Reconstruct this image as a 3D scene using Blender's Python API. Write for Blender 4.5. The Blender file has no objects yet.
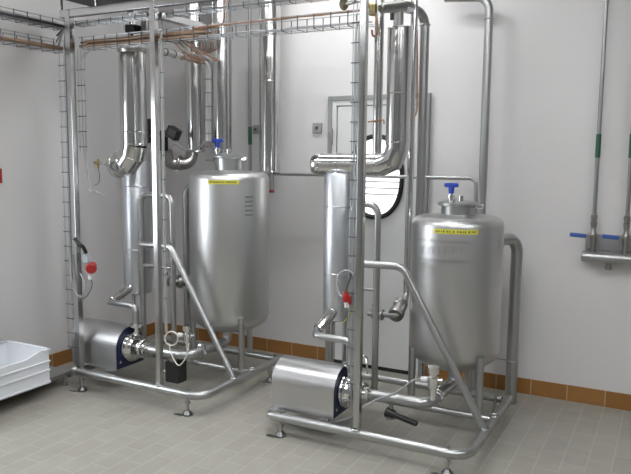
import bpy, bmesh, math, random
from mathutils import Vector, Matrix
random.seed(4)
C = bpy.context.scene.collection
PI = math.pi
V = Vector

# ------------------------------------------------------------------ camera
F_PX = 685.19
YAW, PITCH, ROLL = map(math.radians, (27.757, 6.693, 0.536))
CAM = V((0, 0, 1.6))
_d = V((-math.sin(YAW)*math.cos(PITCH), math.cos(YAW)*math.cos(PITCH), -math.sin(PITCH)))
_r0 = V((math.cos(YAW), math.sin(YAW), 0)); _u0 = _r0.cross(_d)
_r = _r0*math.cos(ROLL) + _u0*math.sin(ROLL)
_u = _u0*math.cos(ROLL) - _r0*math.sin(ROLL)
cd = bpy.data.cameras.new('camera'); cam = bpy.data.objects.new('camera', cd); C.objects.link(cam)
cd.sensor_width = 36; cd.lens = 36*F_PX/631; cd.clip_start = .02
M = Matrix((_r, _u, -_d)).transposed().to_4x4(); M.translation = CAM
cam.matrix_world = M
bpy.context.scene.camera = cam

def at(x, y, ax, val):
    """measured photo point -> world point on the plane axis=val (survey helper)"""
    v = _r*((x-315.5)/F_PX) - _u*((y-237)/F_PX) + _d
    i = 'XYZ'.index(ax)
    return CAM + v*((val-CAM[i])/v[i])

# ------------------------------------------------------------------ materials
def new_mat(name):
    m = bpy.data.materials.new(name); m.use_nodes = True
    return m, m.node_tree, m.node_tree.nodes['Principled BSDF']

def srgb(*c):
    return tuple(((v/255)/12.92 if v/255 <= .04045 else ((v/255+.055)/1.055)**2.4) for v in c) + (1,)

def mat(name, col, metal=0, rough=.5, bump=0, bscale=60, stretch=(1, 1, 1), var=0, vscale=6, spec=.5, trans=0, coat=0, alpha=1):
    m, nt, b = new_mat(name)
    b.inputs['Base Color'].default_value = col
    b.inputs['Metallic'].default_value = metal
    b.inputs['Roughness'].default_value = rough
    b.inputs['Specular IOR Level'].default_value = spec
    b.inputs['Transmission Weight'].default_value = trans
    b.inputs['Coat Weight'].default_value = coat
    tc = nt.nodes.new('ShaderNodeTexCoord'); mp = nt.nodes.new('ShaderNodeMapping')
    mp.inputs['Scale'].default_value = stretch
    nt.links.new(tc.outputs['Object'], mp.inputs[0])
    if var:
        n = nt.nodes.new('ShaderNodeTexNoise'); n.inputs['Scale'].default_value = vscale; n.inputs['Detail'].default_value = 3
        nt.links.new(mp.outputs[0], n.inputs['Vector'])
        r = nt.nodes.new('ShaderNodeMapRange'); r.inputs[3].default_value = max(.02, rough-var); r.inputs[4].default_value = rough+var
        nt.links.new(n.outputs['Fac'], r.inputs[0]); nt.links.new(r.outputs[0], b.inputs['Roughness'])
    if bump:
        n = nt.nodes.new('ShaderNodeTexNoise'); n.inputs['Scale'].default_value = bscale; n.inputs['Detail'].default_value = 2
        nt.links.new(mp.outputs[0], n.inputs['Vector'])
        bp = nt.nodes.new('ShaderNodeBump'); bp.inputs['Strength'].default_value = bump; bp.inputs['Distance'].default_value = .01
        nt.links.new(n.outputs['Fac'], bp.inputs['Height']); nt.links.new(bp.outputs[0], b.inputs['Normal'])
    return m

def emis(name, col, s):
    m, nt, b = new_mat(name)
    b.inputs['Base Color'].default_value = (.8, .8, .8, 1)
    b.inputs['Emission Color'].default_value = col; b.inputs['Emission Strength'].default_value = s
    return m

STEEL = (.60, .60, .59, 1)
tank_steel = mat('bead_blasted_steel', (.56, .56, .555, 1), 1, .38, .02, 500, var=.03, vscale=5)
hood_steel = mat('brushed_sheet_steel', (.54, .54, .54, 1), 1, .33, .03, 300, (1, 20, 20), var=.03)
tube_steel = mat('satin_tube_steel', (.44, .445, .44, 1), 1, .36)
post_steel = mat('brushed_post_steel', (.50, .505, .50, 1), 1, .18, .01, 200, (1, 1, 1))
clad_steel = mat('polished_cladding', (.64, .64, .63, 1), 1, .15, .16, 11, (1, 1, .6), var=.04)
dark_cast = mat('dark_foot_metal', (.20, .20, .20, 1), 1, .35)
thin_steel = mat('dull_thin_pipe_steel', (.36, .36, .355, 1), 1, .36)
badge_steel = mat('worn_badge_steel', (.52, .52, .52, 1), 1, .34)
chrome = mat('polished_fitting_steel', (.70, .70, .69, 1), 1, .12, .02, 40)
column_steel = mat('matt_column_steel', (.63, .65, .68, 1), 1, .38, .02, 400, var=.03)
cast_steel = mat('cast_valve_steel', (.40, .39, .37, 1), 1, .30, .1, 60)
wire_steel = mat('galvanised_wire', (.42, .43, .44, 1), .9, .42)
dark_wire = mat('dark_wire_crossing', (.13, .13, .14, 1), .6, .5)
black_plastic = mat('black_plastic', (.012, .012, .013, 1), 0, .45, .05, 200)
navy_paint = mat('navy_paint', (.008, .014, .055, 1), 0, .4, .02, 100)
blue_plastic = mat('blue_plastic', (.03, .07, .42, 1), 0, .4)
blue_grip = mat('blue_lever_grip', (.035, .10, .35, 1), 0, .45)
red_plastic = mat('red_plastic', (.33, .018, .015, 1), 0, .4)
white_plastic = mat('white_plastic', (.78, .79, .80, 1), 0, .45)
grey_plastic = mat('grey_plastic', (.33, .36, .37, 1), 0, .5)
conduit_plastic = mat('pale_grey_conduit', (.38, .385, .375, 1), 0, .45)
crate_plastic = mat('white_crate_plastic', (.74, .76, .79, 1), 0, .5, .04, 80)
tan_cast = mat('tan_cast_metal', (.27, .25, .17, 1), .4, .5)
brass = mat('brass', (.36, .29, .13, 1), 1, .4, .05, 100)
orange_cable = mat('orange_cable_sheath', (.35, .185, .105, 1), 0, .55, .02, 50)
brown_cable = mat('tan_cable_sheath', (.27, .18, .115, 1), 0, .55, .02, 50)
grey_cable = mat('grey_cable_sheath', (.36, .37, .38, 1), 0, .5)
dark_cable = mat('dark_cable_sheath', (.05, .055, .06, 1), 0, .5)
clear_hose = mat('milky_hose', (.70, .68, .60, 1), 0, .3)
earth_wire = mat('earth_wire_sheath', (.36, .38, .08, 1), 0, .5)
yellow_label = mat('yellow_label', (.66, .62, .05, 1), 0, .5)
ink = mat('label_ink', (.10, .10, .04, 1), 0, .6)
plate_ink = mat('etched_lettering', (.27, .27, .27, 1), .6, .5)
green_label = mat('green_label', (.015, .10, .05, 1), 0, .5)
wall_mat = mat('wall_panel_paint', srgb(213, 211, 210), 0, .42, .015, 3, var=.05, vscale=1.5, spec=.35)
far_wall = mat('darkened_unseen_wall_paint', (.26, .265, .27, 1), 0, .6)  # unseen walls toned dark so the steel mirrors darker surroundings
ceil_mat = mat('ceiling_paint', (.62, .62, .62, 1), 0, .7)
door_mat = mat('door_panel', srgb(214, 215, 213), 0, .4, .01, 4)
jamb_mat = mat('door_jamb_steel', srgb(150, 152, 150), .3, .45, .01, 40)
rubber = mat('black_rubber', (.012, .012, .012, 1), 0, .55)
dark_sheet = mat('dark_grey_sheet', (.085, .085, .09, 1), .2, .55, .02, 20)
slat_mat = mat('blind_slat', (.62, .63, .64, 1), 0, .5)
plate_mat = mat('switch_plate', (.33, .33, .33, 1), .3, .5, .01, 60)
dolly_steel = mat('worn_dark_steel', (.40, .40, .40, 1), .9, .42, .04, 90)
door_glow = emis('daylit_glass', (1, 1, 1, 1), .75)
window_glow = emis('daylight_pane', (.88, .94, 1, 1), 4)
lamp_glow = emis('lamp_diffuser', (.97, .98, 1, 1), 10)

def tile_mat(name, c1, c2, mort, bw, rh, offs, perm, shift, msize, rough, bump=.25):
    m, nt, b = new_mat(name)
    tc = nt.nodes.new('ShaderNodeTexCoord'); sp = nt.nodes.new('ShaderNodeSeparateXYZ'); cb = nt.nodes.new('ShaderNodeCombineXYZ')
    nt.links.new(tc.outputs['Object'], sp.inputs[0])
    for k, a in enumerate(perm):
        if a is None: continue
        ad = nt.nodes.new('ShaderNodeMath'); ad.operation = 'ADD'; ad.inputs[1].default_value = shift[k]
        nt.links.new(sp.outputs['XYZ'.index(a)], ad.inputs[0]); nt.links.new(ad.outputs[0], cb.inputs[k])
    br = nt.nodes.new('ShaderNodeTexBrick'); br.offset = offs; br.offset_frequency = 2
    br.inputs['Scale'].default_value = 1; br.inputs['Brick Width'].default_value = bw; br.inputs['Row Height'].default_value = rh
    br.inputs['Mortar Size'].default_value = msize; br.inputs['Mortar Smooth'].default_value = .2; br.inputs['Bias'].default_value = 0
    br.inputs['Color1'].default_value = c1; br.inputs['Color2'].default_value = c2; br.inputs['Mortar'].default_value = mort
    nt.links.new(cb.outputs[0], br.inputs['Vector'])
    n = nt.nodes.new('ShaderNodeTexNoise'); n.inputs['Scale'].default_value = 9; n.inputs['Detail'].default_value = 6
    nt.links.new(tc.outputs['Object'], n.inputs['Vector'])
    mx = nt.nodes.new('ShaderNodeMix'); mx.data_type = 'RGBA'; mx.blend_type = 'MULTIPLY'; mx.inputs[0].default_value = .35
    nt.links.new(br.outputs['Color'], mx.inputs[6])
    cr = nt.nodes.new('ShaderNodeMapRange'); cr.inputs[3].default_value = .6; cr.inputs[4].default_value = 1.35
    nt.links.new(n.outputs['Fac'], cr.inputs[0]); nt.links.new(cr.outputs[0], mx.inputs[7])
    nt.links.new(mx.outputs[2], b.inputs['Base Color'])
    bp = nt.nodes.new('ShaderNodeBump'); bp.inputs['Strength'].default_value = bump; bp.inputs['Distance'].default_value = .002; bp.invert = True
    nt.links.new(br.outputs['Fac'], bp.inputs['Height']); nt.links.new(bp.outputs[0], b.inputs['Normal'])
    b.inputs['Roughness'].default_value = rough
    return m
floor_mat = tile_mat('beige_floor_tiles', srgb(156, 153, 143), srgb(150, 147, 137), srgb(166, 163, 154), .24, .12, .5, ('Y', 'X', None), (10.0, 10*.12+.692-.12*3, 0), .004, .42)
base_mat = tile_mat('brown_skirting_tiles', srgb(154, 109, 58), srgb(144, 100, 52), srgb(178, 150, 112), .2345, 5, 0, ('X', 'Z', None), (.33+.2345*30, 1, 0), .005, .3)
base_mat_l = tile_mat('brown_skirting_tiles_side', srgb(154, 109, 58), srgb(144, 100, 52), srgb(178, 150, 112), .2345, 5, 0, ('Y', 'Z', None), (.2345*30, 1, 0), .005, .3)

# ------------------------------------------------------------------ mesh helpers
class B:
    """collects shapes in world coordinates, links them as ONE mesh"""
    def __init__(s): s.bm = bmesh.new(); s.flat = False
    def box(s, lo, hi, bev=0, seg=2):
        lo, hi = V(lo), V(hi); s.flat = True
        r = bmesh.ops.create_cube(s.bm, size=1, matrix=Matrix.Translation((lo+hi)/2) @ Matrix.Diagonal((*(hi-lo), 1)))
        if bev:
            es = list({e for v in r['verts'] for e in v.link_edges})
            bmesh.ops.bevel(s.bm, geom=es, offset=bev, segments=seg, profile=.5, affect='EDGES')
        return s
    def obox(s, c, size, rot, bev=0):
        """oriented box; rot = 3x3 Matrix"""
        s.flat = True
        r = bmesh.ops.create_cube(s.bm, size=1, matrix=Matrix.Translation(c) @ rot.to_4x4() @ Matrix.Diagonal((*size, 1)))
        if bev:
            es = list({e for v in r['verts'] for e in v.link_edges})
            bmesh.ops.bevel(s.bm, geom=es, offset=bev, segments=2, profile=.5, affect='EDGES')
        return s
    def sweep(s, pts, rad, n=12, cap=True, closed=False):
        pts = [V(p) for p in pts]
        rads = rad if isinstance(rad, (list, tuple)) else [rad]*len(pts)
        rings = []; N = len(pts)
        t0 = (pts[1]-pts[0]).normalized()
        up = V((0, 0, 1)) if abs(t0.z) < .9 else V((1, 0, 0))
        a = t0.cross(up).normalized()
        for i, p in enumerate(pts):
            if closed: t = (pts[(i+1) % N]-pts[i-1]).normalized()
            elif i == 0: t = t0
            elif i == N-1: t = (pts[i]-pts[i-1]).normalized()
            else: t = ((pts[i+1]-pts[i]).normalized()+(pts[i]-pts[i-1]).normalized()).normalized()
            a = (a - t*a.dot(t)).normalized(); b = t.cross(a)
            rings.append([s.bm.verts.new(p+(a*math.cos(2*PI*k/n)+b*math.sin(2*PI*k/n))*rads[i]) for k in range(n)])
        for i in range(N if closed else N-1):
            q, w = rings[i], rings[(i+1) % N]
            for k in range(n): s.bm.faces.new((q[k], q[(k+1) % n], w[(k+1) % n], w[k]))
        if cap and not closed:
            s.bm.faces.new(rings[0][::-1]); s.bm.faces.new(rings[-1])
        return s
    def pipe(s, pts, rad, bend=.06, n=14, seg=6, cap=True):
        return s.sweep(fillet(pts, bend, seg), rad, n, cap)
    def lathe(s, org, axis, prof, n=32):
        """prof: list of (distance along axis, radius)"""
        org, ax = V(org), V(axis).normalized()
        up = V((0, 0, 1)) if abs(ax.z) < .9 else V((1, 0, 0))
        a = ax.cross(up).normalized(); b = ax.cross(a); rings = []
        for h, r in prof:
            if r < 1e-5: rings.append([s.bm.verts.new(org+ax*h)])
            else: rings.append([s.bm.verts.new(org+ax*h+(a*math.cos(2*PI*k/n)+b*math.sin(2*PI*k/n))*r) for k in range(n)])
        for q, w in zip(rings, rings[1:]):
            for k in range(n):
                if len(q) == 1 and len(w) == 1: continue
                if len(q) == 1: s.bm.faces.new((q[0], w[k], w[(k+1) % n]))
                elif len(w) == 1: s.bm.faces.new((q[k], w[0], q[(k+1) % n]))
                else: s.bm.faces.new((q[k], w[k], w[(k+1) % n], q[(k+1) % n]))
        for R in (rings[0], rings[-1]):
            if len(R) > 2: s.bm.faces.new(R)
        return s
    def cyl(s, a, b, r, n=20, bev=.0):
        a, b = V(a), V(b); L = (b-a).length
        pr = [(0, 0), (0, r), (L, r), (L, 0)] if not bev else [(0, 0), (0, r-bev), (bev, r), (L-bev, r), (L, r-bev), (L, 0)]
        return s.lathe(a, b-a, pr, n)
    def ring(s, c, axis, R, r, n=28, m=8):
        ax = V(axis).normalized(); up = V((0, 0, 1)) if abs(ax.z) < .9 else V((1, 0, 0))
        a = ax.cross(up).normalized(); b = ax.cross(a); c = V(c)
        return s.sweep([c+(a*math.cos(2*PI*k/n)+b*math.sin(2*PI*k/n))*R for k in range(n)], r, m, closed=True)
    def ball(s, c, r, sc=(1, 1, 1)):
        bmesh.ops.create_uvsphere(s.bm, u_segments=16, v_segments=10, radius=r, matrix=Matrix.Translation(c) @ Matrix.Diagonal((*sc, 1)))
        return s
    def prism(s, poly, lo, hi, axis='X'):
        """poly of 2-D points in the two other axes, extruded lo..hi"""
        def mk(u, v, w): return {'X': V((w, u, v)), 'Y': V((u, w, v)), 'Z': V((u, v, w))}[axis]
        a = [s.bm.verts.new(mk(u, v, lo)) for u, v in poly]; b = [s.bm.verts.new(mk(u, v, hi)) for u, v in poly]
        n = len(poly)
        for k in range(n): s.bm.faces.new((a[k], a[(k+1) % n], b[(k+1) % n], b[k]))
        s.bm.faces.new(a[::-1]); s.bm.faces.new(b)
        return s
    def build(s, name, m, parent=None, base=None, sharp=38):
        bmesh.ops.recalc_face_normals(s.bm, faces=s.bm.faces)
        off = V(base) if base is not None else (V(parent['_base']) if parent is not None and '_base' in parent.keys() else V((0, 0, 0)))
        bmesh.ops.translate(s.bm, verts=s.bm.verts, vec=-off)
        me = bpy.data.meshes.new(name); s.bm.to_mesh(me); s.bm.free()
        me.shade_smooth(); me.set_sharp_from_angle(angle=math.radians(sharp))
        o = bpy.data.objects.new(name, me); C.objects.link(o); me.materials.append(m)
        if s.flat:
            w = o.modifiers.new('weighted_normal', 'WEIGHTED_NORMAL'); w.keep_sharp = True; w.weight = 50
        if parent is not None:
            o.parent = parent; BASES[o.name] = off
            o['_base'] = tuple(off)
        else: o.location = off; o['_base'] = tuple(off)
        return o
BASES = {}

def fillet(pts, bend, seg=6):
    pts = [V(p) for p in pts]; out = [pts[0]]
    for i in range(1, len(pts)-1):
        p, a, b = pts[i], pts[i-1]-pts[i], pts[i+1]-pts[i]
        la, lb = a.length, b.length; a.normalize(); b.normalize()
        ang = a.angle(b)
        if ang > PI-.02: out.append(p); continue
        R = bend[i-1] if isinstance(bend, (list, tuple)) else bend
        d = min(R/math.tan(ang/2), la*.48, lb*.48); R = d*math.tan(ang/2)
        c = p+(a+b).normalized()*(R/math.sin(ang/2))
        s0 = p+a*d-c; s1 = p+b*d-c; th = s0.angle(s1)
        for k in range(seg+1):
            t = k/seg
            out.append(c+(s0*math.sin((1-t)*th)+s1*math.sin(t*th))/math.sin(th))
    out.append(pts[-1]); return out

def spline(pts, n=8):
    pts = [V(p) for p in pts]; P = [pts[0]*2-pts[1]]+pts+[pts[-1]*2-pts[-2]]; out = []
    for i in range(1, len(P)-2):
        a, b, c, d = P[i-1:i+3]
        for k in range(n):
            t = k/n
            out.append(.5*((2*b)+(c-a)*t+(2*a-5*b+4*c-d)*t*t+(3*b-a-3*c+d)*t**3))
    out.append(pts[-1]); return out

def tag(o, label, cat, group=None):
    o['label'] = label; o['category'] = cat
    if group: o['group'] = group
    return o
def thing(name, label, cat, loc=(0, 0, 0), group=None):
    o = bpy.data.objects.new(name, None); C.objects.link(o); o.location = loc; o['_base'] = tuple(loc)
    o.empty_display_size = .05
    return tag(o, label, cat, group)
def struct(name, b, m, base=(0, 0, 0), parent=None):
    o = b.build(name, m, parent, base=base)
    if parent is None: o['kind'] = 'structure'
    return o

# ------------------------------------------------------------------ setting
LX, RX, BY, FY, CZ = -4.09, 2.7, 4.7, -3.0, 3.3
struct('floor', B().box((LX-.2, FY-.2, -.1), (RX+.2, BY+.2, 0)), floor_mat)
struct('ceiling', B().box((LX-.2, FY-.2, CZ), (RX+.2, BY+.2, CZ+.1)), ceil_mat)
struct('wall_back', B().box((LX-.2, BY, 0), (RX+.2, BY+.2, CZ)), wall_mat)
struct('wall_right', B().box((RX, FY, 0), (RX+.2, BY, CZ)), far_wall)
struct('wall_front', B().box((LX, FY-.2, 0), (RX, FY, CZ)), far_wall)
WY0, WY1, WZ0, WZ1 = 1.55, 2.5, .80, 2.05        # daylight window in the left wall, outside the frame
struct('wall_left', B().box((LX-.2, FY, 0), (LX, WY0, CZ)).box((LX-.2, WY1, 0), (LX, BY, CZ)).box((LX-.2, WY0, 0), (LX, WY1, WZ0)).box((LX-.2, WY0, WZ1), (LX, WY1, CZ)), wall_mat)
w = B()
for a, b_ in (((WY0, WZ0), (WY1, WZ0+.05)), ((WY0, WZ1-.05), (WY1, WZ1)), ((WY0, WZ0), (WY0+.05, WZ1)), ((WY1-.05, WZ0), (WY1, WZ1))):
    w.box((LX-.14, a[0], a[1]), (LX-.06, b_[0], b_[1]), .005)
win = struct('window_1', w, white_plastic)
B().box((LX-.12, WY0+.05, WZ0+.05), (LX-.10, WY1-.05, WZ1-.05)).build('pane', window_glow, win)
struct('baseboard_back', B().box((LX, BY-.012, 0), (-2.372, BY, .106), .002).box((-1.555, BY-.012, 0), (RX, BY, .106), .002), base_mat)
struct('baseboard_left', B().box((LX, FY, 0), (LX+.012, BY-.012, .106), .002), base_mat_l)

# door with an oval porthole in the back wall
DX0, DX1, DZ = -2.362, -1.565, 2.05
d = B(); jw = .034
d.box((DX0, BY-.035, 0), (DX0+jw, BY, DZ), .004).box((DX1-jw, BY-.035, 0), (DX1, BY, DZ), .004).box((DX0+jw, BY-.035, DZ-jw), (DX1-jw, BY, DZ), .004)
door = struct('door_1', d, jamb_mat)
b = B(); sw = .036
b.box((DX0+jw, BY-.026, 0), (DX0+jw+sw, BY, DZ-jw)).box((DX1-jw-sw, BY-.026, 0), (DX1-jw, BY, DZ-jw)).box((DX0+jw+sw, BY-.026, DZ-jw-sw), (DX1-jw-sw, BY, DZ-jw)).build('door_stop', door_mat, door)
B().box((DX0+jw+sw, BY-.006, .03), (DX1-jw-sw, BY, DZ-jw-sw)).build('gap_seal', jamb_mat, door)
B().box((DX0+jw+sw+.009, BY-.022, .03), (DX1-jw-sw-.009, BY, DZ-jw-sw-.009), .002).build('door_leaf', door_mat, door)
B().box((DX0+jw, BY-.02, .002), (DX1-jw, BY, .028)).build('threshold_gap_shade', rubber, door)  # black strip stands in for the shaded gap under the door
for z in (1.75, .35):
    h = B().cyl((DX0+jw+.002, BY-.04, z-.06), (DX0+jw+.002, BY-.04, z+.06), .011, 10); h.build('hinge', jamb_mat, door)
oc = V((-1.965, BY-.03, 1.455)); oa, ob = .205, .295
def oval(k, n, sa=0): 
    t = 2*PI*k/n; e = 2/2.25
    c_, s_ = math.cos(t), math.sin(t)
    return V((math.copysign(abs(c_)**e, c_)*(oa+sa), 0, math.copysign(abs(s_)**e, s_)*(ob+sa)))
b = B(); b.sweep([oc+V((0, 0, 0))+oval(k, 56) for k in range(56)], .018, 8, closed=True)
rim = b.build('window_gasket', rubber, door)
b = B(); b.prism([(oc.x+oval(k, 48).x, oc.z+oval(k, 48).z) for k in range(48)], BY-.028, BY-.023, 'Y')
pane = b.build('window_pane', door_glow, door)
b = B()
for i in range(7):
    z = 1.60-i*.046; hw = oa*math.sqrt(max(.05, 1-((z-oc.z)/ob)**2))-.012
    B().box((oc.x-hw, BY-.034, z), (oc.x+hw, BY-.029, z+.011)).build('blind_slat', slat_mat, door)

# ------------------------------------------------------------------ skid frames
def foot(parent, x, y, zr):
    f = B().cyl((x, y, .012), (x, y, zr+.04), .0095, 10).cyl((x, y, zr-.055), (x, y, zr-.04), .017, 6).build('foot', cast_steel, parent)
    B().lathe((x, y, 0), (0, 0, 1), [(0, 0), (0, .032), (.01, .032), (.022, .02), (.03, .014), (.03, 0)], 20).build('foot_pad', dark_cast, f)
    B().box((x-.075, y-.045, 0), (x-.02, y-.015, .006), .002).build('anchor_lug', cast_steel, f)

def skid(x0, x1, z, px, label, foot_xs, brx, ux, bw):
    t = thing('skid_frame', label, 'machine frame', ((x0+x1)/2, 3.75, 0), 'pump skid frames')
    r = .0265
    B().pipe([(x0, 4.19, z), (x0, 3.26, z), (x1, 3.26, z), (x1, 4.21, z)], r, [.03, .10], 16, 8).build('rail', tube_steel, t)
    B().cyl((x0, 3.82, z), (x1-.01, 3.82, z), .021, 14).build('rail', tube_steel, t)
    B().cyl((x0, 4.19, z), (x1-.04, 4.19, z), .024, 14).build('rail', tube_steel, t)
    # diagonal stay and the inverted-U support behind it
    B().pipe([(ux, 3.70, .985), (ux+.08, 3.6, .985), (brx+.26, 3.6, .99), (x1, 3.607, z+.01)], .021, [.04, .07], 14, 6).build('brace', tube_steel, t)
    U = B().pipe([(ux, 3.82, z), (ux, 3.70, z+.07), (ux, 3.70, 1.325), (ux+bw, 3.70, 1.325), (ux+bw, 3.70, z+.07), (ux+bw, 3.82, z)], .0195, .06, 14, 6).build('support_bow', tube_steel, t)
    B().cyl((ux, 3.70, .82), (ux+bw, 3.70, .82), .012, 10).build('cross_tie', tube_steel, t)
    B().box((px-.018, 3.254, z+.015), (px+.018, 3.290, 2.75), .003).build('post', post_steel, t)
    for fx, fy in foot_xs: foot(t, fx, fy, z)
    for wx, wy in ((px, 3.26), (x1, 3.607), (x1, 3.82)):
        B().ring((wx, wy, z+.026), (0, 0, 1), .024, .006, 16, 6).build('weld_bead', tube_steel, t)
    return t
sk1 = skid(-3.56, -2.49, .13, -2.828, 'tubular steel floor frame at the left, with a tall pole at its left end', [(-3.50, 3.26), (-2.60, 3.26), (-2.49, 4.05)], -3.26, -3.34, .275)
sk2 = skid(-2.01, -.845, .112, -1.455, 'tubular steel floor frame at the right, nearest the camera', [(-1.93, 3.26), (-.945, 3.26), (-.905, 4.10), (-2.01, 4.05)], -1.60, -1.70, .163)
B().box((-3.552, 3.255, .13), (-3.510, 3.297, 2.52), .003).build('end_pole', post_steel, sk1)
B().ball((-3.565, 3.262, .132), .033).build('end_cap', tube_steel, sk1)
# overhead beams joining the posts
bm_ = thing('overhead_beam', 'grey box section beam running over the posts below the dark overhead panel', 'beam', (-2.6, 3.27, 2.47))
B().box((-3.60, 3.258, 2.474), (-1.30, 3.298, 2.522), .003).build('long_beam', post_steel, bm_)
B().box((-2.83, 3.309, 2.408), (-2.77, 3.70, 2.45), .004).build('side_arm', post_steel, bm_)
pan = thing('overhead_panel', 'dark grey panel hung above the left frame at the top of the view', 'panel', (-2.9, 3.2, 2.62))
B().box((-3.69, 2.9, 2.62), (-2.70, 3.66, 2.68), .004).build('panel_sheet', dark_sheet, pan)
for x, y in ((-3.6, 2.98), (-3.6, 3.28), (-2.8, 2.98), (-2.9, 3.28), (-3.3, 3.28)):
    B().cyl((x, y, 2.527 if y > 3 else 2.66), (x, y, 2.62 if y > 3 else CZ), .008, 8).build('hanger_rod', post_steel, pan)

# ------------------------------------------------------------------ tanks
def arc_patch(b, c, R, a0, a1, z0, z1, n=14, th=.0015):
    """curved plate on a cylinder; angles in radians measured from -Y towards +X"""
    for k in range(n):
        t0, t1 = a0+(a1-a0)*k/n, a0+(a1-a0)*(k+1)/n
        vs = []
        for rr in (R, R+th):
            for tt, zz in ((t0, z0), (t1, z0), (t1, z1), (t0, z1)):
                vs.append(b.bm.verts.new((c[0]+rr*math.sin(tt), c[1]-rr*math.cos(tt), zz)))
        for f in ((4, 5, 6, 7), (0, 3, 2, 1), (0, 1, 5, 4), (3, 7, 6, 2)): b.bm.faces.new([vs[i] for i in f])
        if k == 0: b.bm.faces.new([vs[i] for i in (0, 4, 7, 3)])
        if k == n-1: b.bm.faces.new([vs[i] for i in (1, 2, 6, 5)])
    return b

def tank(c, R, zlow, zhigh, legs, zrail, label, nh):
    t = thing('process_tank', label, 'tank', (c[0], c[1], zrail), 'upright stainless tanks')
    H = zhigh-zlow; rc = .055
    pr = [(-.125, 0), (-.122, R*.25), (-.108, R*.5), (-.08, R*.74), (-.043, R*.92), (-.012, R*.985), (.01, R)]
    pr += [(H-rc, R)]+[(H-rc+rc*math.sin(a), R-rc+rc*math.cos(a)) for a in [PI/2*k/6 for k in range(1, 7)]]+[(H+.008, R*.5), (H+.012, .10), (H+.012, 0)]
    B().lathe((c[0], c[1], zlow), (0, 0, 1), pr, 64).build('body', tank_steel, t)
    for i, (lx, ly) in enumerate(legs):
        B().cyl((lx, ly, zrail), (lx, ly, zlow+.02), .0215, 16).build('leg', tube_steel, t)
    nk = .10
    zn = zhigh+.012
    neck = B().lathe((c[0], c[1], zn-.01), (0, 0, 1), [(0, 0), (0, nk), (nh, nk), (nh, 0)], 40).build('manway_neck', tube_steel, t)
    B().lathe((c[0], c[1], zn+nh-.012), (0, 0, 1), [(0, 0), (0, nk+.016), (.006, nk+.022), (.016, nk+.022), (.022, nk+.012), (.03, nk*.7), (.04, .03), (.04, 0)], 40).build('lid', tube_steel, t)
    B().box((c[0]+nk+.005, c[1]-.015, zn+nh-.025), (c[0]+nk+.05, c[1]+.015, zn+nh), .004).build('lid_clamp', chrome, t)
    B().cyl((c[0]+.03, c[1]-.05, zn+nh+.02), (c[0]+.03, c[1]-.05, zn+nh+.05), .016, 14).build('lid_port', chrome, t)
    return t
T1 = V((-2.795, 4.0)); T2 = V((-1.147, 4.0)); R1, R2 = .281, .271
t1 = tank(T1, R1, .474, 1.488, [(-2.575, 3.82), (-2.99, 3.82), (-2.752, 4.19)], .13, 'taller brushed steel tank at the left, next to the bare wall', .095)
t2 = tank(T2, R2, .45, 1.258, [(-.935, 3.82), (-1.345, 3.82), (-1.10, 4.19)], .112, 'shorter brushed steel tank at the right, with the thick bent pipe beside it', .06)
def ang(c, p): return math.atan2(p[0]-c[0], -(p[1]-c[1]))
def on_cyl(x, y, c, R):
    """where the sight line of a measured point meets the tank wall: angle and height"""
    v = _r*((x-315.5)/F_PX) - _u*((y-237)/F_PX) + _d
    o = V((CAM.x-c[0], CAM.y-c[1])); w2 = V((v.x, v.y))
    A = w2.dot(w2); Bq = 2*o.dot(w2); Cq = o.dot(o)-R*R
    disc = Bq*Bq-4*A*Cq
    k = (-Bq-math.sqrt(max(0, disc)))/(2*A); p = CAM+v*k
    return ang(c, p), p.z
def sticker(t, c, R, xs, ys, name, m, rows, label=None, inkm=ink, th=.0015):
    a0, z1 = on_cyl(xs[0], ys[0], c, R); a1, z0 = on_cyl(xs[1], ys[1], c, R)
    s = arc_patch(B(), c, R, a0, a1, z0, z1, th=th).build(name, m, t)
    if label: s['label'] = label
    b = B(); rnd = random.Random(xs[0])
    for i in range(rows):
        zz = z0+(z1-z0)*(i+.3)/rows; zt = z0+(z1-z0)*(i+.72)/rows; k = a0+(a1-a0)*.06
        while k < a0+(a1-a0)*.92:
            wd = (a1-a0)*rnd.uniform(.025, .05) if rows == 1 else (a1-a0)*rnd.uniform(.2, .5)
            arc_patch(b, c, R+th, k, min(k+wd, a0+(a1-a0)*.95), zz, zt, 2, .0008)
            k += wd+(a1-a0)*(.02 if rnd.random() > .2 else .05)
    b.build('lettering', inkm, s)
    return s
sticker(t1, T1, R1, (208, 239), (180, 184.3), 'caution_label', yellow_label, 1, 'yellow sticker with a line of small print')
sticker(t2, T2, R2, (434, 478), (228.5, 234.5), 'caution_label', yellow_label, 1, 'yellow sticker with a line of small print')
sticker(t1, T1, R1, (244.5, 253), (195, 217), 'name_plate', tank_steel, 5, 'small etched plate with rows of print', plate_ink)
# embossed badge on the right tank: raised border bars and raised worn lettering
b = B()
for x0, y0, x1, y1 in ((418, 240, 470, 241), (418, 259, 470, 260.5), (421, 245, 424, 254), (427, 246, 430, 254), (432, 246, 434, 254), (436, 246, 441, 247.5), (438, 247, 439.5, 254),
                       (444, 246, 446, 254), (446, 246, 450, 247.5), (446, 252.5, 450, 254), (452, 246, 454, 254), (454, 246, 458, 247.5), (454, 250, 458, 251.5), (461, 246, 463, 254)):
    a0, z1 = on_cyl(x0, y0, T2, R2); a1, z0 = on_cyl(x1, y1, T2, R2)
    arc_patch(b, T2, R2, a0, a1, z0, z1, 20 if x1-x0 > 10 else 3, .0016)
b.build('embossed_badge', badge_steel, t2)

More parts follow.
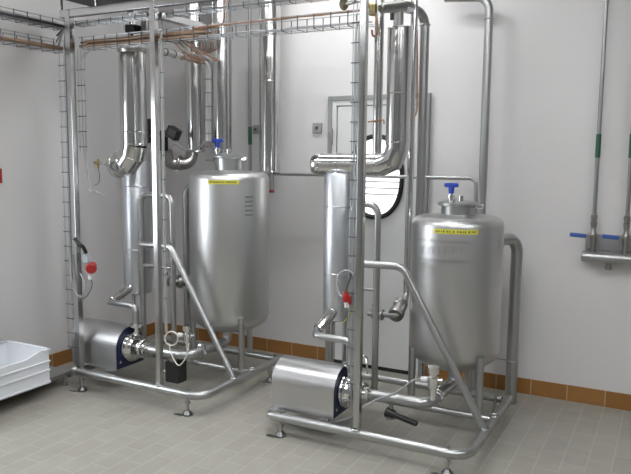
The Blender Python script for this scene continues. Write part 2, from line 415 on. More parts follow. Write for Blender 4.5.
def vent(c, zl, dx, label):
    p = V((c[0]+dx[0], c[1]+dx[1], zl))
    t = thing('vent_valve', label, 'valve', p, 'blue handled valves on the tank lids')
    B().lathe(p, (0, 0, 1), [(0, 0), (0, .014), (.02, .014), (.02, .022), (.035, .022), (.035, .012), (.05, .012), (.05, 0)], 16).build('body', chrome, t)
    q = p+V((0, 0, .045))
    h = B().lathe(q, (0, 0, 1), [(0, 0), (0, .015), (.03, .018), (.04, .018), (.04, 0)], 14)
    h.obox(q+V((0, 0, .05)), (.082, .026, .026), Matrix.Rotation(.4, 3, 'Z'), .006); h.build('handle', blue_plastic, t)
vent(T1, 1.488+.012+.123-.012, (-.085, -.02), 'blue handled valve on the lid of the taller left tank')
vent(T2, 1.258+.012+.088-.012, (-.03, -.05), 'blue handled valve on the lid of the shorter right tank')

# bent pipes at the tanks
o = B().pipe([(-3.03, 4.10, 1.372), (-3.262, 4.1, 1.372), (-3.262, 4.1, .30)], .026, .07, 16, 8).build('overflow_pipe', tube_steel, base=(-3.262, 4.1, .3))
tag(o, 'thin bent pipe coming out of the left shoulder of the taller tank', 'pipe')
t = thing('overflow_pipe', 'thick bent pipe from the right side of the shorter tank down to the floor', 'pipe', (-.885, 4.46, 0))
B().pipe([(-1.0, 4.20, 1.095), (-.885, 4.46, 1.095), (-.885, 4.46, 0)], .0375, .10, 20, 10).build('pipe', tube_steel, t)
B().ring((-.885, 4.46, .288), (0, 0, 1), .0385, .004, 24, 6).build('clip', wire_steel, t)
B().cyl((-.925, 4.45, .288), (-1.0, 4.25, .35), .004, 8).build('clip_rod', wire_steel, t)

# ------------------------------------------------------------------ pumps
def pump(x0, x1, zb, label, gland):
    yc, r = 3.47, .140; zc = zb+.142
    t = thing('pump', label, 'pump', ((x0+x1)/2, yc, zb), 'pumps under steel hoods')
    def prof(rr, zlow): return [(yc-rr, zlow)]+[(yc-rr*math.cos(PI*k/24), zc+rr*math.sin(PI*k/24)) for k in range(25)]+[(yc+rr, zlow)]
    outer = prof(r, zb); inner = prof(r-.006, zb)
    B().prism(outer+inner[::-1], x0, x1, 'X').build('hood', hood_steel, t)
    B().prism(prof(r-.006, zb+.005), x0, x0+.008, 'X').build('hood_end', hood_steel, t)
    m = B(); m.cyl((x0+.06, yc, zc), (x1-.07, yc, zc), .105, 28, .01)
    m.box((x0+.08, yc-.09, zb-.005), (x1-.06, yc+.09, zc-.07), .005); m.build('motor', navy_paint, t)
    B().prism(prof(r-.012, zb+.004), x1-.045, x1-.004, 'X').build('bearing_plate', navy_paint, t)
    for bx in (-.5, .5):
        B().lathe((x1-.004, yc+bx*.2, zb+.05), (1, 0, 0), [(0, 0), (0, .009), (.008, .009), (.008, 0)], 6).build('bolt', chrome, t)
    cz_ = zc-.005
    h = B().lathe((x1-.006, yc, cz_), (1, 0, 0), [(0, 0), (0, .092), (.012, .096), (.022, .096), (.03, .09), (.05, .09), (.075, .078), (.082, .05), (.085, 0)], 40)
    hd = h.build('pump_head', chrome, t)
    B().ring((x1+.03, yc, cz_), (1, 0, 0), .091, .009, 36, 8).build('clamp_ring', chrome, hd)
    s = B().lathe((x1+.07, yc, cz_), (1, 0, 0), [(0, 0), (0, .04), (.02, .036), (.035, .036), (.035, .06), (.041, .065), (.055, .065), (.061, .06), (.061, .045), (.085, .0335), (.085, 0)], 32)
    s.build('suction_flange', chrome, t)
    dx = x1+.03
    B().lathe((dx, yc+.03, cz_+.07), (0, 0, 1), [(0, 0), (0, .024), (.07, .024), (.066, .05), (.084, .05), (.088, 0)], 28).build('discharge_flange', chrome, t)
    if gland:
        B().cyl((x0-.045, yc-.05, zb+.10), (x0, yc-.05, zb+.10), .014, 10).cyl((x0-.03, yc-.05, zb+.10), (x0-.012, yc-.05, zb+.10), .02, 8).build('cable_gland', black_plastic, t)
    # feet of the pump on the rails
    for bx in (x0+.03, x1-.09): B().box((bx, yc-.15, zb-.012), (bx+.06, yc+.14, zb-.001), .002).build('mounting_strip', tube_steel, t)
    return (x1, yc, cz_, dx)
P1 = pump(-3.665, -3.255, .158, 'pump under a rounded steel hood on the left frame, beside the tall pole', False)
P2 = pump(-2.036, -1.630, .126, 'pump under a rounded steel hood on the right frame, nearest the camera', True)

# suction pipes from pump to tank
def suction(P, xe, c, zin, label):
    x, y, z, _ = P
    t = thing('suction_pipe', label, 'pipe', (x+.4, y, z-.04))
    B().pipe([(x+.150, y, z), (xe, y, z+.004), (xe+.02, y+.40, z+.01), (xe+.02, y+.40, zin)], .0325, [.085, .05], 18, 8).build('pipe', tube_steel, t)
    B().lathe((x+.155, y, z), (1, 0, 0), [(0, 0), (0, .05), (.012, .052), (.012, .0335), (.02, .0335), (.02, 0)], 28).build('collar', chrome, t)
    B().ring((xe+.006, y+.12, z+.014), (0, 1, 0), .034, .012, 24, 8).build('coupling', chrome, t)
    return t
suction(P1, -2.75, T1, .42, 'shiny pipe curving from the left pump to the bottom of the taller tank')
suction(P2, -1.125, T2, .36, 'shiny pipe curving from the right pump to the bottom of the shorter tank')

def sampler(p, top, label):
    t = thing('sampling_valve', label, 'valve', p, 'small chrome valves on the suction pipes')
    p = V(p); h = top-p.z
    B().lathe(p, (0, 0, 1), [(0, 0), (0, .017), (h*.35, .017), (h*.35, .025), (h*.5, .029), (h*.68, .029), (h*.68, .021), (h*.8, .021), (h*.8, .032), (h, .032), (h, 0)], 20).build('body', chrome, t)
    B().cyl(p+V((-.028, -.01, h*.6)), p+V((-.065, -.018, h*.6)), .015, 14, .003).build('sensor_plug', white_plastic, t)
    B().cyl(p+V((.02, 0, h*.6)), p+V((.05, .005, h*.6)), .013, 12).build('side_port', chrome, t)
    return p+V((-.065, -.018, h*.6))
s1 = sampler((-2.765, 3.475, .335), .50, 'small chrome valve standing on the suction pipe of the left pump')
s2 = sampler((-1.098, 3.465, .30), .485, 'small chrome valve standing on the suction pipe of the right pump')
def cable(name, pts, r, m, label, cat='cable', group=None, n=8):
    o = B().sweep(spline(pts, 8), r, 8).build(name, m, base=tuple(V(pts[0])))
    return tag(o, label, cat, group)
cable('sensor_cable', [s2, at(412, 381, 'Y', 3.40), at(395, 393, 'Y', 3.38), at(372, 402, 'Y', 3.38), at(352, 416, 'Y', 3.38), at(338, 421, 'Y', 3.36), at(331, 422, 'Y', 3.36)], .0055, grey_cable, 'grey cable sagging from the chrome valve across the right suction pipe')
cable('hose_coil', [at(171.5+6.5*math.cos(a), 338.5+7*math.sin(a), 'Y', 3.40+.003*k) for k, a in enumerate([i*PI/6-.5 for i in range(19)])], .0048, clear_hose, 'coiled milky hose above the left suction pipe', 'hose')
cable('drip_hose', [at(169, 343, 'Y', 3.43), at(171, 353, 'Y', 3.42), at(176, 363, 'Y', 3.41), at(180, 365, 'Y', 3.41), at(186, 357, 'Y', 3.42), at(189, 343, 'Y', 3.44)], .004, clear_hose, 'milky hose drooping in a V in front of the left suction pipe', 'hose')

cable('bent_tube', [at(360, 374, 'Y', 3.5), at(359, 362, 'Y', 3.5), at(361, 356, 'Y', 3.5), at(364, 355, 'Y', 3.5), at(367, 360, 'Y', 3.5), at(366.5, 374, 'Y', 3.5)], .007, chrome, 'small bent steel tube standing up just right of the right post', 'tube')
# drain fittings under the suction pipes
t = thing('lever_valve', 'drain valve with long black lever under the right suction pipe', 'valve', (-1.40, 3.50, .10))
B().lathe((at(391, 404, 'Y', 3.475).x, 3.475, .245), (0, 0, -1), [(0, 0), (0, .013), (.05, .013), (.05, .026), (.06, .032), (.09, .032), (.10, .026), (.10, 0)], 20).build('body', cast_steel, t)
a, b_ = at(387, 412, 'Y', 3.47), at(417, 424, 'Y', 3.43)
B().sweep([a, a.lerp(b_, .2), a.lerp(b_, .3), b_.lerp(a, .03), b_], [.03, .026, .015, .0155, .012], 12).build('lever', black_plastic, t)
t = thing('valve_actuator', 'black box actuator hanging under the left suction pipe', 'actuator', (-2.96, 3.50, .05))
p0, p1 = at(169, 380, 'Y', 3.50), at(182, 362, 'Y', 3.50)
B().box((p0.x, 3.46, p0.z), (p1.x, 3.55, p1.z), .006).build('housing', black_plastic, t)
B().box((p0.x+.03, 3.47, p1.z), (p1.x-.03, 3.53, .29), .004).build('bracket', cast_steel, t)
B().cyl((p0.x-.05, 3.5, p0.z+.055), (p0.x, 3.5, p0.z+.055), .014, 12).build('cable_entry', cast_steel, t)

# ------------------------------------------------------------------ matt columns and their outlet pipes
def column(x, z0, z1, r, zr, label):
    t = thing('holding_column', label, 'column', (x, 3.82, zr), 'matt steel columns')
    B().lathe((x, 3.83, z0), (0, 0, 1), [(0, 0), (0, r*.6), (.012, r*.97), (.025, r), (z1-z0-.02, r), (z1-z0, r*.9), (z1-z0, 0)], 40).build('shell', column_steel, t)
    for s in (.33,  .78):
        B().ring((x, 3.83, z0+(z1-z0)*s), (0, 0, 1), r-.0015, .004, 40, 6).build('seam_band', column_steel, t)
    for dx in (-.035, .035):
        B().cyl((x+dx*1.3, 3.83, zr), (x+dx*1.3, 3.83, z0+.01), .013, 12).build('leg', tube_steel, t)
column(-3.505, .575, 1.60, .100, .14, 'matt grey column behind the left pump, under the capped shiny elbow')
column(-1.848, .575, 1.50, .097, .125, 'matt grey column behind the right pump, under the horizontal shiny pipe')
def outlet(pts, P, label):
    t = thing('discharge_pipe', label, 'pipe', pts[0])
    x, y, z, dx = P
    path = pts+[(dx, y+.03, pts[-1][2]), (dx, y+.03, z+.157)]
    B().pipe(path, .021, [.04, .045, .05], 14, 7).build('pipe', tube_steel, t)
    a, c = V(pts[0]), V(pts[1])
    B().sweep([a.lerp(c, .05), a.lerp(c, .45), a.lerp(c, .8)], [.03, .034, .027], 18).build('reducer', chrome, t)
    B().ring(a.lerp(c, .85), c-a, .026, .009, 24, 8).build('clamp_ring', chrome, t)
outlet([(-3.49, 3.74, .64), (-3.53, 3.56, .555), (-3.46, 3.50, .575)], P1, 'bent pipe from the foot of the left column down onto the left pump')
outlet([(-1.835, 3.74, .65), (-1.885, 3.60, .545), (-1.835, 3.505, .548)], P2, 'bent pipe from the foot of the right column down onto the right pump')

# ------------------------------------------------------------------ polished insulated pipes
# left: vertical with a capped elbow
t = thing('insulated_pipe', 'polished clad pipe with capped elbow hanging beside the left post', 'pipe', (-3.305, 3.6, 1.45))
xv, zt = -3.303, 2.285
B().pipe([(xv, 3.6, zt), (xv, 3.6, 1.66)], .090, .1, 36).build('riser', clad_steel, t)
b = B(); pts = fillet([(xv, 3.6, 2.0), (xv, 3.6, 1.53), (-3.80, 3.60, 1.53)], .14, 3)[1:-1]+[V((-3.455, 3.6, 1.53))]
b.sweep(pts, .0905, 36); b.build('elbow', clad_steel, t, sharp=17)
B().lathe((-3.45, 3.60, 1.53), (-1, 0, 0), [(0, 0), (0, .0915), (.006, .0915), (.02, .087), (.04, .074), (.055, .056), (.066, .034), (.07, .016), (.12, .012), (.12, 0)], 36).build('end_cap', clad_steel, t)
for z in (1.672, 1.755): B().ring((xv, 3.6, z), (0, 0, 1), .0895, .004, 36, 6).build('seam_band', clad_steel, t)
for i in range(1, len(pts)-1): B().ring(pts[i], (pts[i+1]-pts[i-1]), .090, .0035, 36, 6).build('seam_band', clad_steel, t)
B().lathe((xv, 3.6, zt-.005), (0, 0, 1), [(0, 0), (0, .094), (.012, .10), (.028, .10), (.03, .05), (.03, 0)], 32).build('top_flange', cast_steel, t)
p = at(98, 163, 'Y', 3.63)
t = thing('temperature_probe', 'small brass headed probe sticking out of the capped elbow', 'probe', p)
B().cyl(p, (-3.555, 3.60, 1.53), .008, 10).build('stem', chrome, t)
B().ball(p, .017).cyl(p+V((-.03, 0, .0)), p+V((.02, 0, 0)), .013, 6).cyl(p+V((0, 0, -.035)), p+V((0, 0, .03)), .009, 8).build('head', brass, t)
b = B().sweep(spline([p+V((0, 0, -.02)), p+V((.012, 0, -.09)), p+V((0, 0, -.14)), p+V((-.04, 0, -.16))]), .003, 6); b.build('chain', dark_wire, t)
# control head on top of it
t = thing('control_head', 'black control box and chrome fittings above the left clad pipe', 'control head', (xv, 3.6, 2.31))
B().lathe((xv, 3.6, 2.31), (0, 0, 1), [(0, 0), (0, .05), (.03, .05), (.03, .03), (.12, .03), (.12, .055), (.15, .055), (.15, .03), (.26, .03), (.26, 0)], 24).build('valve_body', chrome, t)
p0, p1 = at(127, 33, 'Y', 3.5), at(136, 24.5, 'Y', 3.5)
B().box((p0.x, 3.48, p0.z), (p1.x, 3.55, p1.z), .004).build('control_box', black_plastic, t)
p0 = at(131, 22, 'Y', 3.52); B().cyl(p0-V((0, 0, .03)), p0+V((0, 0, .06)), .018, 14).build('gland', chrome, t)
p0 = at(146, 24, 'Y', 3.55); B().cyl(p0-V((0, 0, .07)), p0+V((0, 0, .07)), .035, 18, .006).build('side_valve', cast_steel, t)

# right: horizontal header and riser
t = thing('insulated_pipe', 'polished clad pipe running level over the right column then turning up', 'pipe', (-1.7, 3.83, 1.49))
zh = 1.553; hx0, hx1 = -2.03, -1.53; rh = .068
B().lathe((hx0, 3.83, zh), (1, 0, 0), [(0, 0), (0, .058), (.02, .066), (.045, rh+.001), (.055, rh), (hx1-hx0-.06, rh), (hx1-hx0-.06, 0)], 36).build('header', clad_steel, t)
for x in (-1.975, -1.845, -1.60): B().ring((x, 3.83, zh), (1, 0, 0), rh-.0005, .0035, 36, 6).build('seam_band', clad_steel, t)
B().sweep([V((hx1-.07, 3.83, zh))]+fillet([(hx1-.5, 3.83, zh), (hx1+.055, 3.83, zh), (hx1+.055, 3.83, zh+.5)], .10, 2)[1:-1]+[V((hx1+.055, 3.83, zh+.13))], rh+.001, 32).build('elbow', clad_steel, t, sharp=17)
B().cyl((-1.848, 3.83, 1.49), (-1.848, 3.83, 1.515), .05, 24).build('branch', clad_steel, t)
xr = hx1+.055
B().cyl((xr, 3.83, zh+.12), (xr, 3.83, 2.345), rh+.003, 36).build('riser', clad_steel, t)
for z in (zh+.135, 1.97, 2.34): B().ring((xr, 3.83, z), (0, 0, 1), rh+.003, .004, 36, 6).build('seam_band', clad_steel, t)
B().lathe((xr-.012, 3.83, 2.345), (0, 0, 1), [(0, 0), (0, .03), (.10, .03), (.10, .095), (.13, .095), (.13, .03), (.4, .03), (.4, 0)], 30).build('top_flange', tube_steel, t)
# neighbouring risers by the right post
gx = at(423, 100, 'Y', 4.2).x
t = thing('grey_riser', 'wide satin pipe bending over at the top, beside the door jamb', 'pipe', (gx, 4.2, 1.0))
B().pipe([(gx, 4.2, 1.0), (gx, 4.2, 2.50), (gx-.10, 4.0, 2.50), (xr+.02, 3.83, 2.46)], .029, [.09, .05], 18, 8).build('pipe', tube_steel, t)
B().ring((gx, 4.2, 2.42), (0, 0, 1), .03, .006, 24, 6).build('weld_bead', tube_steel, t)
rx = at(412, 100, 'Y', 4.1).x; rx2 = at(407, 280, 'Y', 4.1).x
o = B().pipe([(rx, 4.1, 2.7), (rx, 4.1, 1.55), (rx2, 4.1, 1.2), (rx2, 4.1, .80), (rx2, 4.1, .72)], .022, .05, 14).build('slim_riser', chrome, base=(rx2, 4.1, .72))
tag(o, 'slim polished pipe dropping just left of the shorter tank', 'pipe')
lx = at(378, 100, 'Y', 4.0).x
o = B().pipe([(lx, 4.0, 2.7), (lx, 4.0, 1.60)], .029, .05, 16).build('slim_riser', clad_steel, base=(lx, 4.0, 1.6))
tag(o, 'slim polished pipe between the right post and the turned up clad pipe', 'pipe')

# steel valve assemblies between column and tank
def valve_group(x0, x1, z, xe, ze, label):
    t = thing('check_valve', label, 'valve', (x0, 3.85, z))
    B().pipe([(x0, 3.87, z), (x1, 3.87, z+.012), (xe, 4.1, ze)], .0175, .05, 14).build('pipe', tube_steel, t)
    for f in (.18, .42): B().ring((x0+(x1-x0)*f, 3.87, z+.003), (1, 0, 0), .026, .011, 22, 8).build('clamp_ring', cast_steel, t)
    a, c = V((x1-.04, 3.87, z+.005)), V((xe, 4.05, ze-.02)); ax = (c-a)
    B().lathe(a, ax, [(0, 0), (0, .045), (.02, .05), (.035, .05), (.045, .036), (.10, .036), (.11, .046), (.13, .046), (.14, .03), (.17, .025), (.17, 0)], 26).build('valve_body', cast_steel, t)
    B().cyl((x0+(x1-x0)*.25, 3.86, z), (x0+(x1-x0)*.25, 3.83, z+.075), .013, 12).build('sensor', chrome, t)
valve_group(-1.66, -1.44, .63, rx2, .735, 'cast steel valve between the right support bow and the shorter tank')
valve_group(-3.27, -3.13, .685, -3.075, .70, 'cast steel valve between the left support bow and the taller tank')

# ------------------------------------------------------------------ pipes standing behind the tanks
def behind(x, y, r, z0, label, bands=()):
    t = thing('clad_riser', label, 'pipe', (x, y, z0), 'polished clad risers behind the left tank')
    B().cyl((x, y, z0), (x, y, CZ), r, 32).build('riser', clad_steel, t)
    B().ring((x, y, z0+.008), (0, 0, 1), r, .005, 32, 6).build('end_band', clad_steel, t)
    for z in bands: B().ring((x, y, z), (0, 0, 1), r, .003, 32, 6).build('seam_band', clad_steel, t)
    return t
behind(-3.475, 4.5, .076, 1.625, 'polished vertical pipe above the black actuator, leftmost behind the taller tank', (2.3,))
behind(-3.21, 4.5, .076, 1.55, 'polished vertical pipe right behind the lid of the taller tank', (2.25,))
tC = behind(-2.77, 4.5, .080, 1.475, 'widest polished vertical pipe, to the right of the lid of the taller tank', (2.16,))
B().cyl((-2.758, 4.5, 1.335), (-2.758, 4.5, 1.48), .022, 16).build('tail_pipe', tube_steel, tC)
e = B().cyl((-2.758, 4.5, 1.322), (-2.758, 4.5, 1.345), .024, 16, .003).build('tip_cap', red_plastic, tC); e['label'] = 'dark red cap'
# thin level pipe and the riser by the right tank
t = thing('level_pipe', 'thin level pipe along the back wall between the two tanks', 'pipe', (-2.0, 4.52, 1.1))
B().pipe([(-2.80, 4.52, 1.466), (-1.18, 4.52, 1.466), (-1.18, 4.52, 1.1)], .0125, .045, 12, 6).build('pipe', tube_steel, t)
for x in (-2.45, -1.35): B().cyl((x, 4.52, 1.466), (x, 4.698, 1.466), .007, 8).build('wall_bracket', tube_steel, t)
t = thing('tall_pipe', 'tall pipe with a bend at the top, rising behind the shorter tank', 'pipe', (-1.152, 4.58, 0))
B().pipe([(-1.152, 4.58, 0), (-1.152, 4.58, 2.635), (-1.45, 4.58, 2.66)], .0275, .09, 18, 8).build('pipe', tube_steel, t)
B().ring((-1.152, 4.58, 2.5), (0, 0, 1), .0275, .0045, 20, 6).build('weld_bead', tube_steel, t)

# black actuator beside the left post
t = thing('valve_actuator', 'tilted black actuator on a cast valve left of the taller tank', 'actuator', (-3.4, 4.25, 1.55))
c = at(173.5, 133, 'Y', 4.22); B().obox(c, (.10, .07, .085), Matrix.Rotation(.5, 3, 'Y'), .006).build('housing', black_plastic, t)
B().obox(c+V((.012, -.037, .0)), (.075, .006, .055), Matrix.Rotation(.5, 3, 'Y'), .002).build('cover', dark_sheet, t)
c2 = at(164, 142, 'Y', 4.24); B().cyl(c2-V((0, 0, .09)), c2+V((0, 0, .09)), .032, 16, .006).build('neck', black_plastic, t)
c3 = at(149, 131, 'Y', 4.25); B().cyl(c3+V((.01, 0, -.03)), c2+V((0, 0, -.03)), .018, 12).cyl(c2+V((0, 0, .06)), c, .022, 12).build('yoke', cast_steel, t); B().obox(c3, (.05, .07, .19), Matrix.Rotation(-.12, 3, 'Y'), .01).build('limit_switch', black_plastic, t)
B().sweep(fillet([at(166, 150, 'Y', 4.25), at(168, 164, 'Y', 4.28), at(190, 164, 'Y', 4.40), at(192.5, 151, 'Y', 4.48)], .07, 6), .048, 20).build('valve_body', cast_steel, t)
B().ring(at(180, 163, 'Y', 4.34), (1, .4, 0), .05, .012, 24, 8).build('flange', cast_steel, t)
cable('actuator_cable', [at(170, 147, 'Y', 4.2), at(176, 144, 'Y', 4.15), at(184, 149, 'Y', 4.1), at(194, 150, 'Y', 4.05), at(203, 143, 'Y', 3.98), at(208, 133, 'Y', 3.9), at(208.5, 120, 'Y', 3.9)], .008, grey_cable, 'grey cable looping from the black actuator up to the white conduit')

# ------------------------------------------------------------------ wire cable trays
def dirs(a, c):
    return (V(c)-V(a)).normalized()
def tray(a, c, side, up, w, h, label, step=.1, r=.0026, group='wire cable trays', base_rows=3):
    """U-shaped wire tray from a to c; side = unit vector across, up = unit vector of its walls"""
    a, c, side, up = V(a), V(c), V(side), V(up); ax = dirs(a, c); L = (c-a).length
    t = thing('wire_tray', label, 'cable tray', a, group)
    b = B()
    for k in range(base_rows): 
        q = side*w*k/(base_rows-1); b.sweep([a+q, c+q], r, 6)
    for q in (up*h, up*h+side*w):
        if h: b.sweep([a+q, c+q], r, 6)
    b.build('long_wires', wire_steel, t)
    n = int(L/step); p = a+ax*(.3*step)
    pts = [p-up*.004-side*.008, p+side*(w+.008)-up*.004]
    if h: pts = [p+up*(h+.003)-side*.004, p-up*.004-side*.004, p+side*(w+.004)-up*.004, p+side*(w+.004)+up*(h+.003)]
    first = B().sweep(pts, r*1.2, 6).build('cross_wire', dark_wire, t)
    for k in range(1, n):
        o = first.copy(); C.objects.link(o); o.parent = t; o.location = ax*(k*step)
    return t
Y_, X_, Z_ = V((0, 1, 0)), V((1, 0, 0)), V((0, 0, 1))
tray((-3.50, 3.325, 2.285), (-1.45, 3.325, 2.285), Y_, Z_, .10, .068, 'lower wire tray along the posts, carrying orange cables')
tray((-3.55, 3.325, 2.435), (-1.30, 3.325, 2.435), Y_, Z_, .06, .022, 'upper wire tray along the posts, just below the box beam')
tray((-3.70, 3.42, 2.285), (-3.70, 1.9, 2.285), -X_, Z_, .10, .068, 'lower wire tray coming in from the left edge, carrying orange cables')
tray((-3.70, 3.42, 2.437), (-3.70, 1.9, 2.437), -X_, Z_, .10, .050, 'upper wire tray coming in from the left edge, with dark cables')
tray((-3.560, 3.30, .25), (-3.560, 3.30, 2.28), -X_, Y_, .10, .0, 'upright wire tray on the left side of the tall left pole')
tray((-3.535, 3.34, 1.62), (-3.535, 3.34, 2.28), X_, Y_, .06, .0, 'short upright wire tray on the right side of the tall left pole')
tray((-1.476, 3.275, .25), (-1.476, 3.275, 2.5), -X_, Y_, .04, .0, 'upright wire tray fixed along the left side of the right post')

def bundle(cols, pts, spread, axis2, r, label, group, sag=.004):
    for i, m in enumerate(cols):
        off = V(spread)*(i/(max(1, len(cols)-1)))+V(axis2)*(.006*((i*7) % 3))
        path = []
        for k, p in enumerate(pts):
            path.append(V(p)+off+V((random.uniform(-1, 1), random.uniform(-1, 1), random.uniform(-1, .6)))*sag)
        cable('cable', path, r, m, label, 'cable', group)
def line(a, c, n): return [V(a).lerp(V(c), k/n) for k in range(n+1)]
oc_ = [brown_cable, orange_cable, grey_cable, brown_cable, orange_cable]
bundle(oc_, line((-3.50, 3.335, 2.30), (-2.55, 3.335, 2.30), 8), (0, .075, .0), (0, 0, 1), .0085, 'orange cable lying in the lower tray between pole and left post', 'orange cables left of the left post')
bundle(oc_[:4], line((-3.50, 3.34, 2.325), (-2.5, 3.34, 2.325), 8), (0, .06, .0), (0, 0, 1), .008, 'orange cable on top of the heap in the lower tray between pole and left post', 'upper orange cables left of the left post')
bundle([orange_cable, brown_cable], line((-2.55, 3.34, 2.352), (-1.47, 3.34, 2.355), 8), (0, .03, .0), (0, 0, 1), .0062, 'thin orange cable along the lower tray between the two posts', 'orange cables between the posts')
bundle([grey_cable, grey_cable], line((-2.55, 3.345, 2.297), (-1.47, 3.345, 2.297), 8), (0, .06, .0), (0, 0, 1), .0045, 'grey cable in the bottom of the lower tray between the two posts', 'grey cables between the posts')
bundle([grey_cable, dark_cable, grey_cable], line((-3.53, 3.335, 2.446), (-1.4, 3.335, 2.446), 10), (0, .04, .0), (0, 0, 1), .006, 'grey cable in the upper tray under the box beam', 'cables in the upper tray')
bundle(oc_, line((-3.712, 3.42, 2.305), (-3.712, 1.95, 2.305), 8), (-.075, 0, 0), (0, 0, 1), .009, 'orange cable lying in the lower tray at the left edge', 'orange cables in the left edge tray')
bundle([dark_cable, grey_cable, dark_cable, grey_cable], line((-3.712, 3.42, 2.452), (-3.712, 1.95, 2.452), 8), (-.07, 0, 0), (0, 0, 1), .0085, 'dark cable lying in the upper tray at the left edge', 'dark cables in the left edge tray')
# cables turning down the tall left pole and the right post
for k, (dx, m) in enumerate(((-.02, grey_cable), (-.04, dark_cable), (-.055, grey_cable), (-.03, grey_cable))):
    cable('cable', [(-3.72+dx*.5, 3.36, 2.43-.04*k), (-3.62, 3.315, 2.40), (-3.575+dx, 3.312, 2.2), (-3.575+dx, 3.312, 1.6), (-3.575+dx*1.05, 3.312, 1.0), (-3.575+dx, 3.31, .8-.1*k)], .006, m, 'cable running down the upright tray on the tall left pole', 'cable', 'cables down the tall left pole')
for k, dx in enumerate((-.012, -.030)):
    cable('cable', [(-1.47+dx, 3.33, 2.30), (-1.476+dx, 3.285, 2.2), (-1.476+dx, 3.285, 1.5), (-1.476+dx, 3.285, .9), (-1.476+dx, 3.285, .40), (-1.48+dx, 3.32, .27)], .006, grey_cable, 'grey cable running down the upright tray on the right post', 'cable', 'cables down the right post')
for k in (0, 1):
    cable('cable', [(-3.40+.03*k, 3.36, 2.30), (-3.45+.02*k, 3.352, 2.27), (-3.515+.028*k, 3.35, 2.20), (-3.515+.028*k, 3.35, 1.9), (-3.515+.02*k, 3.35, 1.66), (-3.47, 3.345, 1.46-.1*k), (-3.44+.02*k, 3.345, 1.36), (-3.42+.03*k, 3.4, 1.33)], .003, grey_cable, 'thin cable hanging from the short upright tray beside the pole', 'cable', 'thin cables off the short upright tray')

# white conduit curving down between the pipes, and the slim one behind the left post
t = thing('conduit', 'pale conduit curving down in front of the pipes behind the taller tank', 'conduit', (-2.9, 3.9, 1.7))
pth = [(-2.845, 3.36, 2.235), (-2.845, 3.90, 2.235), (-2.90, 3.90, 2.13), (-2.90, 3.90, 1.70)]
pth = fillet([(-2.845, 3.36, 2.232), (-2.897, 3.90, 2.232), (-2.90, 3.90, 1.70)], .075, 8)
B().sweep(pth, .020, 14).build('tube', conduit_plastic, t)
for k in range(7): B().ring((-2.898, 3.90, 2.12-k*.092), (0, 0, 1), .0215, .0035, 18, 6).build('cable_tie', dark_wire, t)
for k in range(5): B().ring((-2.849-.008*k, 3.40+.09*k, 2.232), (0, 1, 0), .0215, .0035, 18, 6).build('cable_tie', dark_wire, t)
cx = at(163.5, 200, 'Y', 3.33).x
t = thing('conduit', 'slim pale conduit running down right behind the left post', 'conduit', (cx, 3.33, .5))
B().cyl((cx, 3.335, .48), (cx, 3.335, 2.43), .009, 10).build('tube', conduit_plastic, t)
for z in (2.1, 1.95, 1.6, 1.45, 1.2, 1.0, .85, .7): B().ring((cx, 3.335, z), (0, 0, 1), .0115, .003, 14, 6).build('cable_tie', dark_wire, t)
# tangle of orange leads right of the left post
for k in range(7):
    rr = random.Random(k); x0 = -2.79+.02*k
    cable('cable', [(x0, 3.36, 2.31+.01*(k % 3)), (x0+.08, 3.42, 2.24-.02*rr.random()), (x0+.15*rr.random()+.05, 3.46, 2.19-.04*rr.random()), (x0-.02, 3.50, 2.20+.03*rr.random()), (x0+.10, 3.56, 2.26), (x0+.2, 3.40, 2.33)], .0042, (orange_cable, brown_cable, grey_cable)[k % 3], 'looped lead in the tangle right of the left post', 'cable', 'tangled leads right of the left post')
cable('cable', [(-2.60, 3.36, 2.35), (-2.45, 3.40, 2.36), (-2.42, 3.42, 2.42), (-2.42, 3.42, 2.66), (-2.42, 3.43, 2.9)], .006, orange_cable, 'orange cable rising out of the tray in front of the clad risers')
# orange leads and glands high on the right post
bx = at(344, 4, 'Y', 3.40)
t = thing('gland_box', 'round beige junction fitting high on the left of the right post', 'fitting', bx)
B().ball(bx, .026, (1, 1, 1.3)).build('shell', tan_cast, t)
B().cyl(bx+V((.0, 0, 0)), bx+V((.08, -.03, .0)), .012, 10).build('spigot', cast_steel, t)
by = at(373, 10, 'Y', 3.55)
t = thing('gland_box', 'brass fitting with dark valve just right of the right post, at the top', 'fitting', by)
B().cyl(by-V((0, 0, .03)), by+V((0, 0, .03)), .022, 12, .004).ball(by+V((-.02, 0, .02)), .02).build('shell', brass, t)
B().cyl(by+V((.03, .03, .01)), by+V((.12, .18, .04)), .026, 18, .006).build('valve', cast_steel, t)
q = [at(375, 14, 'Y', 3.55), at(377, 20, 'Y', 3.54), at(378, 30, 'Y', 3.54), at(376, 36, 'Y', 3.54), at(372.5, 35, 'Y', 3.53), at(372, 30, 'Y', 3.53)]
cable('cable', q, .006, orange_cable, 'orange lead with a curled end hanging under the brass fitting')
cable('cable', [at(417, 30, 'Y', 4.16), at(417.2, 60, 'Y', 4.165), at(417, 90, 'Y', 4.165), at(416.5, 112, 'Y', 4.16), at(411, 119, 'Y', 4.06), at(407, 120, 'Y', 4.06)], .006, orange_cable, 'orange lead running down along the wide satin riser')
cable('cable', [at(368, 122, 'Y', 3.95), at(375, 121, 'Y', 3.95), at(383, 120, 'Y', 3.95), at(384, 124, 'Y', 3.95)], .005, orange_cable, 'short orange lead tied across the slim pipe right of the right post')
cp = V((at(392, 14, 'Y', 3.75).x, 3.75, 2.41))
o = B().box(cp-V((.01, .008, .035)), cp+V((.01, .008, .035)), .003).build('clip', black_plastic, base=tuple(cp)); tag(o, 'small black clip hanging from the flange of the right clad pipe', 'clip')

